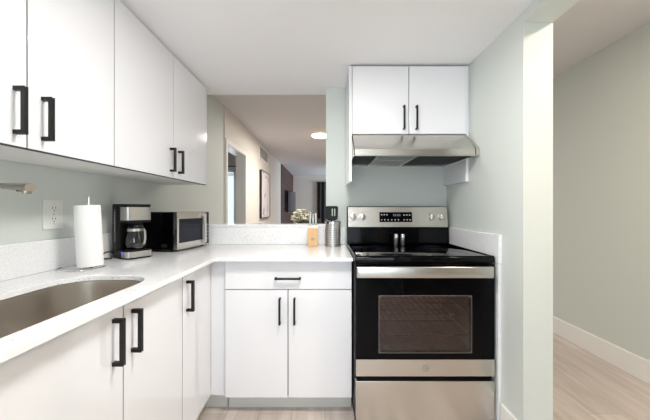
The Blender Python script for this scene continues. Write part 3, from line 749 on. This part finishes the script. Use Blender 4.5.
# shakers on the cooktop
def shaker(x, label):
    t = thing('shaker', (x, 2.10, 0.9265), label, 'shaker', 'steel shakers on the cooktop')
    build('body', MB().lathe([(0, 0), (0.0145, 0), (0.015, 0.001), (0.015, 0.058), (0, 0.058)], (x, 2.10, 0.9265), 28), M['steelv'], t)
    build('cap', MB().lathe([(0, 0.0585), (0.0152, 0.0585), (0.0152, 0.076), (0.013, 0.0815), (0, 0.083)], (x, 2.10, 0.9265), 28), M['chrome'], t)
shaker(0.503, 'slim steel shaker at the back of the cooktop, on the knife block side')
shaker(0.551, 'slim steel shaker at the back of the cooktop, on the bare wall side')

# ------------------------------------------------------------ range hood
t = thing('range_hood', (0.55, 2.0, 1.515), 'slanted stainless steel range hood under the wall cabinet', 'range hood')
hx0, hx1 = 0.1785, 0.9235
prof = [(1.81, 1.515), (1.81, 1.552), (1.816, 1.561), (1.938, 1.6745), (BY-0.004, 1.6735), (BY-0.004, 1.655), (1.96, 1.655), (1.828, 1.553), (1.826, 1.515)]
hb = MB().prism(prof, 'x', hx0, hx1, 0.0)
side = [(1.81, 1.515), (1.81, 1.552), (1.816, 1.561), (1.938, 1.6745), (BY-0.004, 1.6735), (BY-0.004, 1.515)]
hb.prism(side, 'x', hx0, hx0+0.004); hb.prism(side, 'x', hx1-0.004, hx1)
hb.box(hx0, hx1, BY-0.012, BY-0.004, 1.515, 1.66); hb.box(hx0, hx1, 1.812, 1.835, 1.512, 1.517)
# front lip carries on past the cabinet towards the wall
hb.prism([(1.806, 1.514), (1.806, 1.557), (1.822, 1.572), (1.90, 1.632), (1.92, 1.632), (1.92, 1.514)], 'x', hx1-0.001, 0.9425)
build('canopy', hb, M['steel'], t, smooth=False)
for q0, q1 in ((hx0+0.004, 0.335), (0.59, hx1-0.004)): build('lining', MB().box(q0, q1, 1.84, BY-0.012, 1.528, 1.532), M['hoodin'], t, smooth=False)
fl = MB().box(0.335, 0.59, 1.835, BY-0.012, 1.524, 1.532, 0.002)
fl2 = build('grease_filter', fl, M['filter'], t, smooth=False)
build('filter_frame', MB().box(0.333, 0.343, 1.835, BY-0.013, 1.520, 1.525).box(0.582, 0.592, 1.835, BY-0.013, 1.520, 1.525).box(0.343, 0.582, 2.04, 2.05, 1.520, 1.525), M['steelv'], fl2, smooth=False)

# ------------------------------------------------------------ added kitchen fill lamps and hall lamps
def flush(name, loc, r, label, m, power, col, h=0.045, grp=None):
    t = thing(name, loc, label, 'ceiling light', grp)
    build('rim', MB().lathe([(0, 0), (r, 0), (r, -0.014), (r-0.012, -0.018), (0, -0.018)], (0, 0, 0), 40), M['trim'], t, local=True)
    build('diffuser', MB().lathe([(r-0.013, -0.0185), (r-0.016, -h*0.7), (r*0.6, -h), (0, -h-0.004)], (0, 0, 0), 40), m, t, local=True)
    l = bpy.data.lights.new('lamp_glow', 'AREA'); l.shape = 'DISK'; l.size = 2*r; l.energy = power; l.color = col
    lo = bpy.data.objects.new('lamp_glow', l); lo.location = (0, 0, -h-0.008); C.objects.link(lo); lo.parent = t
    return t
t = thing('fill_globe_light', (-0.12, 0.2, KC), 'white globe fill light added out of view over the middle of the kitchen', 'ceiling light')  # unseen lamp added to brighten the kitchen ceiling and walls
build('canopy', MB().lathe([(0, -0.0005), (0.06, -0.0005), (0.06, -0.012), (0.03, -0.03), (0, -0.03)]), M['trim'], t, local=True)
build('globe', MB().ico((0, 0, -0.27), 0.115, 4), M['fillcool'], t, local=True)
build('stem', MB().cyl((0, 0, -0.03), (0, 0, -0.156), 0.008), M['chrome'], t, local=True)
for dz_, pw in ((0.0, 110),):
    l = bpy.data.lights.new('lamp_glow', 'POINT'); l.shadow_soft_size = 0.117; l.energy = pw; l.color = (1.0, 0.98, 0.95)
    lo = bpy.data.objects.new('lamp_glow', l); lo.location = (0, 0, -0.27); C.objects.link(lo); lo.parent = t
flush('ceiling_light', (0.05, 0.98, KC), 0.16, 'round flush fill light added out of view above the floor before the stove', M['fillcool'], 13, (1.0, 0.985, 0.96))  # unseen disc added for more light on counter and side wall
flush('ceiling_light', (1.66, 0.80, HC), 0.12, 'round flush ceiling light in the hallway', M['lampglass'], 19, (1.0, 0.83, 0.66))
flush('ceiling_light', (-0.075, 5.02, HC), 0.16, 'round glowing flush ceiling light seen through the pass-through opening', M['lampglass'], 44, (1.0, 0.93, 0.86), 0.05)

# ------------------------------------------------------------ living room
lx = LX
t = thing('wall_vent', (lx, 5.96, 2.11), 'white louvred air vent high on the cream wall above the picture', 'vent')
build('frame', MB().box(lx+0.001, lx+0.014, 5.52, 5.56, 2.13, 2.40).box(lx+0.001, lx+0.014, 6.36, 6.40, 2.13, 2.40).box(lx+0.001, lx+0.014, 5.56, 6.36, 2.13, 2.16).box(lx+0.001, lx+0.014, 5.56, 6.36, 2.37, 2.40), M['trim'], t, smooth=False)
build('backing', MB().box(lx+0.0008, lx+0.003, 5.56, 6.36, 2.16, 2.37), M['greyprint'], t, smooth=False)
sv = MB()
for k in range(9): z = 2.165+k*0.0228; sv.prism([(lx+0.003, z+0.014), (lx+0.012, z), (lx+0.013, z+0.002), (lx+0.004, z+0.016)], 'y', 5.56, 6.36)
build('louvres', sv, M['trim'], t, smooth=False)
t = thing('framed_picture', (lx, 6.0, 1.01), 'tall pale pink abstract print in a thin black frame on the cream wall', 'picture')
y0, y1, z0, z1 = 5.57, 6.43, 1.01, 1.93
build('frame', MB().box(lx+0.001, lx+0.045, y0, y0+0.012, z0, z1).box(lx+0.001, lx+0.045, y1-0.012, y1, z0, z1).box(lx+0.001, lx+0.045, y0, y1, z0, z0+0.012).box(lx+0.001, lx+0.045, y0, y1, z1-0.012, z1), M['frame'], t, smooth=False)
build('print', MB().box(lx+0.002, lx+0.035, y0+0.01, y1-0.01, z0+0.01, z1-0.01), M['art'], t, smooth=False)
# tv
t = thing('television', (lx+0.1, 9.3, 1.1), 'flat screen television angled out from the dark feature wall', 'television')
A = Vector((-1.115, 8.95, 0)); B = Vector((-0.99, 9.95, 0)); u = (B-A).normalized(); nn = Vector((u.y, -u.x, 0))
def slab(mb, a, b_, th, z0, z1):
    pts = [a, b_, b_-nn*th, a-nn*th]; mb.prism([(p.x, p.y) for p in pts], 'z', z0, z1); return mb
build('casing', slab(MB(), A, B, 0.04, 1.10, 1.74), M['blackpl'], t, smooth=False)
build('screen', slab(MB(), A+nn*0.003+u*0.012, B+nn*0.003-u*0.012, 0.004, 1.115, 1.728), M['tv'], t, smooth=False)
build('wall_bracket', MB().box(LX+0.023, -1.17, 8.92, 9.35, 1.12, 1.74, 0.01).box(LX+0.023, -1.10, 9.4, 9.46, 1.35, 1.5), M['blackpl'], t, smooth=False)
# curtain on the far wall
def curtain(x0, x1, y, z0, z1, amp, waves, m, name, label):
    n = 80; pts = [(x0+(x1-x0)*k/n, y+amp*math.sin(2*PI*waves*k/n)) for k in range(n+1)]
    poly = pts+[(p[0], p[1]+0.006) for p in pts[::-1]]
    t = thing(name, ((x0+x1)/2, y, z0), label, 'curtain')
    build('fabric', MB().prism(poly, 'z', z0, z1), m, t)
    r_ = MB().cyl((x0-0.05, y, z1+0.008), (x1+0.05, y, z1+0.008), 0.012, n=12)
    for x in (x0-0.03, x1+0.03): r_.box(x-0.008, x+0.008, y, FY if y > 8 else y+0.11, z1, z1+0.016)
    build('rod', r_, M['black'], t)
curtain(-0.30, 0.75, FY-0.1, 0.02, 2.19, 0.03, 7, M['curtain'], 'curtain', 'dark charcoal curtain hanging on the far living room wall')
# dining table, flowers, chair
tx, ty = -0.36, 4.5
t = thing('dining_table', (tx, ty, 0), 'round dark wooden dining table under the cream flowers', 'table')
build('tabletop', MB().lathe([(0, 0.72), (0.44, 0.72), (0.45, 0.73), (0.45, 0.745), (0.44, 0.75), (0, 0.75)], (tx, ty, 0), 48), M['darkwood'], t)
build('pedestal', MB().lathe([(0, 0.0), (0.24, 0.0), (0.24, 0.02), (0.06, 0.06), (0.04, 0.12), (0.04, 0.66), (0.12, 0.719), (0, 0.719)], (tx, ty, 0), 32), M['darkwood'], t)
t = thing('flower_vase', (tx, ty, 0.751), 'bouquet of cream flowers in an orange-brown vase on the dining table', 'flowers')
build('vase', MB().lathe([(0, 0), (0.045, 0), (0.06, 0.05), (0.062, 0.1), (0.045, 0.17), (0.038, 0.2), (0.045, 0.215), (0.040, 0.215), (0.034, 0.2), (0.04, 0.17), (0.05, 0.1), (0, 0.02)], (tx, ty, 0.751), 28), M['vase'], t)
lf = MB(); st = MB(); heads = []
for k in range(36):
    a = random.uniform(0, 2*PI); rr = 0.17*math.sqrt(random.random()); hz = 1.0+0.22*random.random()*(1-rr/0.26)+0.02*random.random()
    heads.append((tx+rr*math.cos(a), ty+rr*math.sin(a), hz))
for h in heads:
    st.tube([(tx+(h[0]-tx)*0.1, ty+(h[1]-ty)*0.1, 0.93), (tx+(h[0]-tx)*0.55, ty+(h[1]-ty)*0.55, (0.93+h[2])/2+0.02), h], 0.002, 5)
build('stems', st, M['leaf'], t)
for k in range(60):
    a = random.uniform(0, 2*PI); rr = random.uniform(0.02, 0.17); z = random.uniform(0.97, 1.14)
    c = Vector((tx+rr*math.cos(a), ty+rr*math.sin(a), z)); b = bmesh.new()
    vs = [b.verts.new(v) for v in ((0, 0, 0), (0.012, 0.02, 0.004), (0, 0.05, 0), (-0.012, 0.02, 0.004))]; b.faces.new(vs)
    r_ = bmesh.ops.extrude_face_region(b, geom=b.faces[:])
    for v in [v for v in r_['geom'] if isinstance(v, bmesh.types.BMVert)]: v.co.z += 0.001
    lf.add(b, Matrix.Translation(c) @ Matrix.Rotation(a-PI/2, 4, 'Z') @ Matrix.Rotation(random.uniform(-0.5, 0.9), 4, 'X'))
build('leaves', lf, M['leaf'], t, smooth=False)
for h in heads:
    fm = MB(); r0 = random.uniform(0.017, 0.029)
    fm.ico(h, r0*0.5, 1)
    for q_ in range(6):
        a = 2*PI*q_/6; fm.ico((h[0]+r0*0.75*math.cos(a), h[1]+r0*0.75*math.sin(a), h[2]+0.004), r0*0.62, 1, (1, 1, 0.7))
    build('flower_head', fm, M['petal'], t)
t = thing('dining_chair', (-0.27, 5.25, 0), 'dark dining chair behind the flowers, its back just above the ledge', 'chair')
cx, cyy = -0.27, 5.25
build('seat', MB().box(cx-0.22, cx+0.22, cyy-0.2, cyy+0.2, 0.43, 0.48, 0.015), M['fabric'], t)
build('backrest', MB().box(cx-0.2, cx+0.2, cyy+0.2, cyy+0.225, 0.70, 1.0, 0.01), M['fabric'], t)
for sx_ in (-1, 1):
    build('leg', MB().cyl((cx+sx_*0.19, cyy-0.17, 0), (cx+sx_*0.19, cyy-0.17, 0.43), 0.012, 0.017, 12), M['darkwood'], t)
    build('leg', MB().cyl((cx+sx_*0.19, cyy+0.212, 0), (cx+sx_*0.19, cyy+0.212, 0.985), 0.014, 0.014, 12), M['darkwood'], t)
# sheer curtain in side room window
n = 60; pts = [(-2.75+0.62*k/n, 6.40+0.02*math.sin(2*PI*8*k/n)) for k in range(n+1)]
t = thing('sheer_curtain', (-2.45, 6.4, 0.1), 'pale blue-grey curtain by the window of the side room', 'curtain')
build('fabric', MB().prism(pts+[(p[0], p[1]+0.004) for p in pts[::-1]], 'z', 0.1, 2.1), M['sheer'], t)
build('rod', MB().cyl((-3.2, 6.4, 2.11), (-1.9, 6.4, 2.11), 0.01, n=10).box(-1.93, -1.91, 6.4, 6.5, 2.1, 2.12).box(-3.2, -3.18, 6.4, 6.5, 2.1, 2.12), M['black'], t)
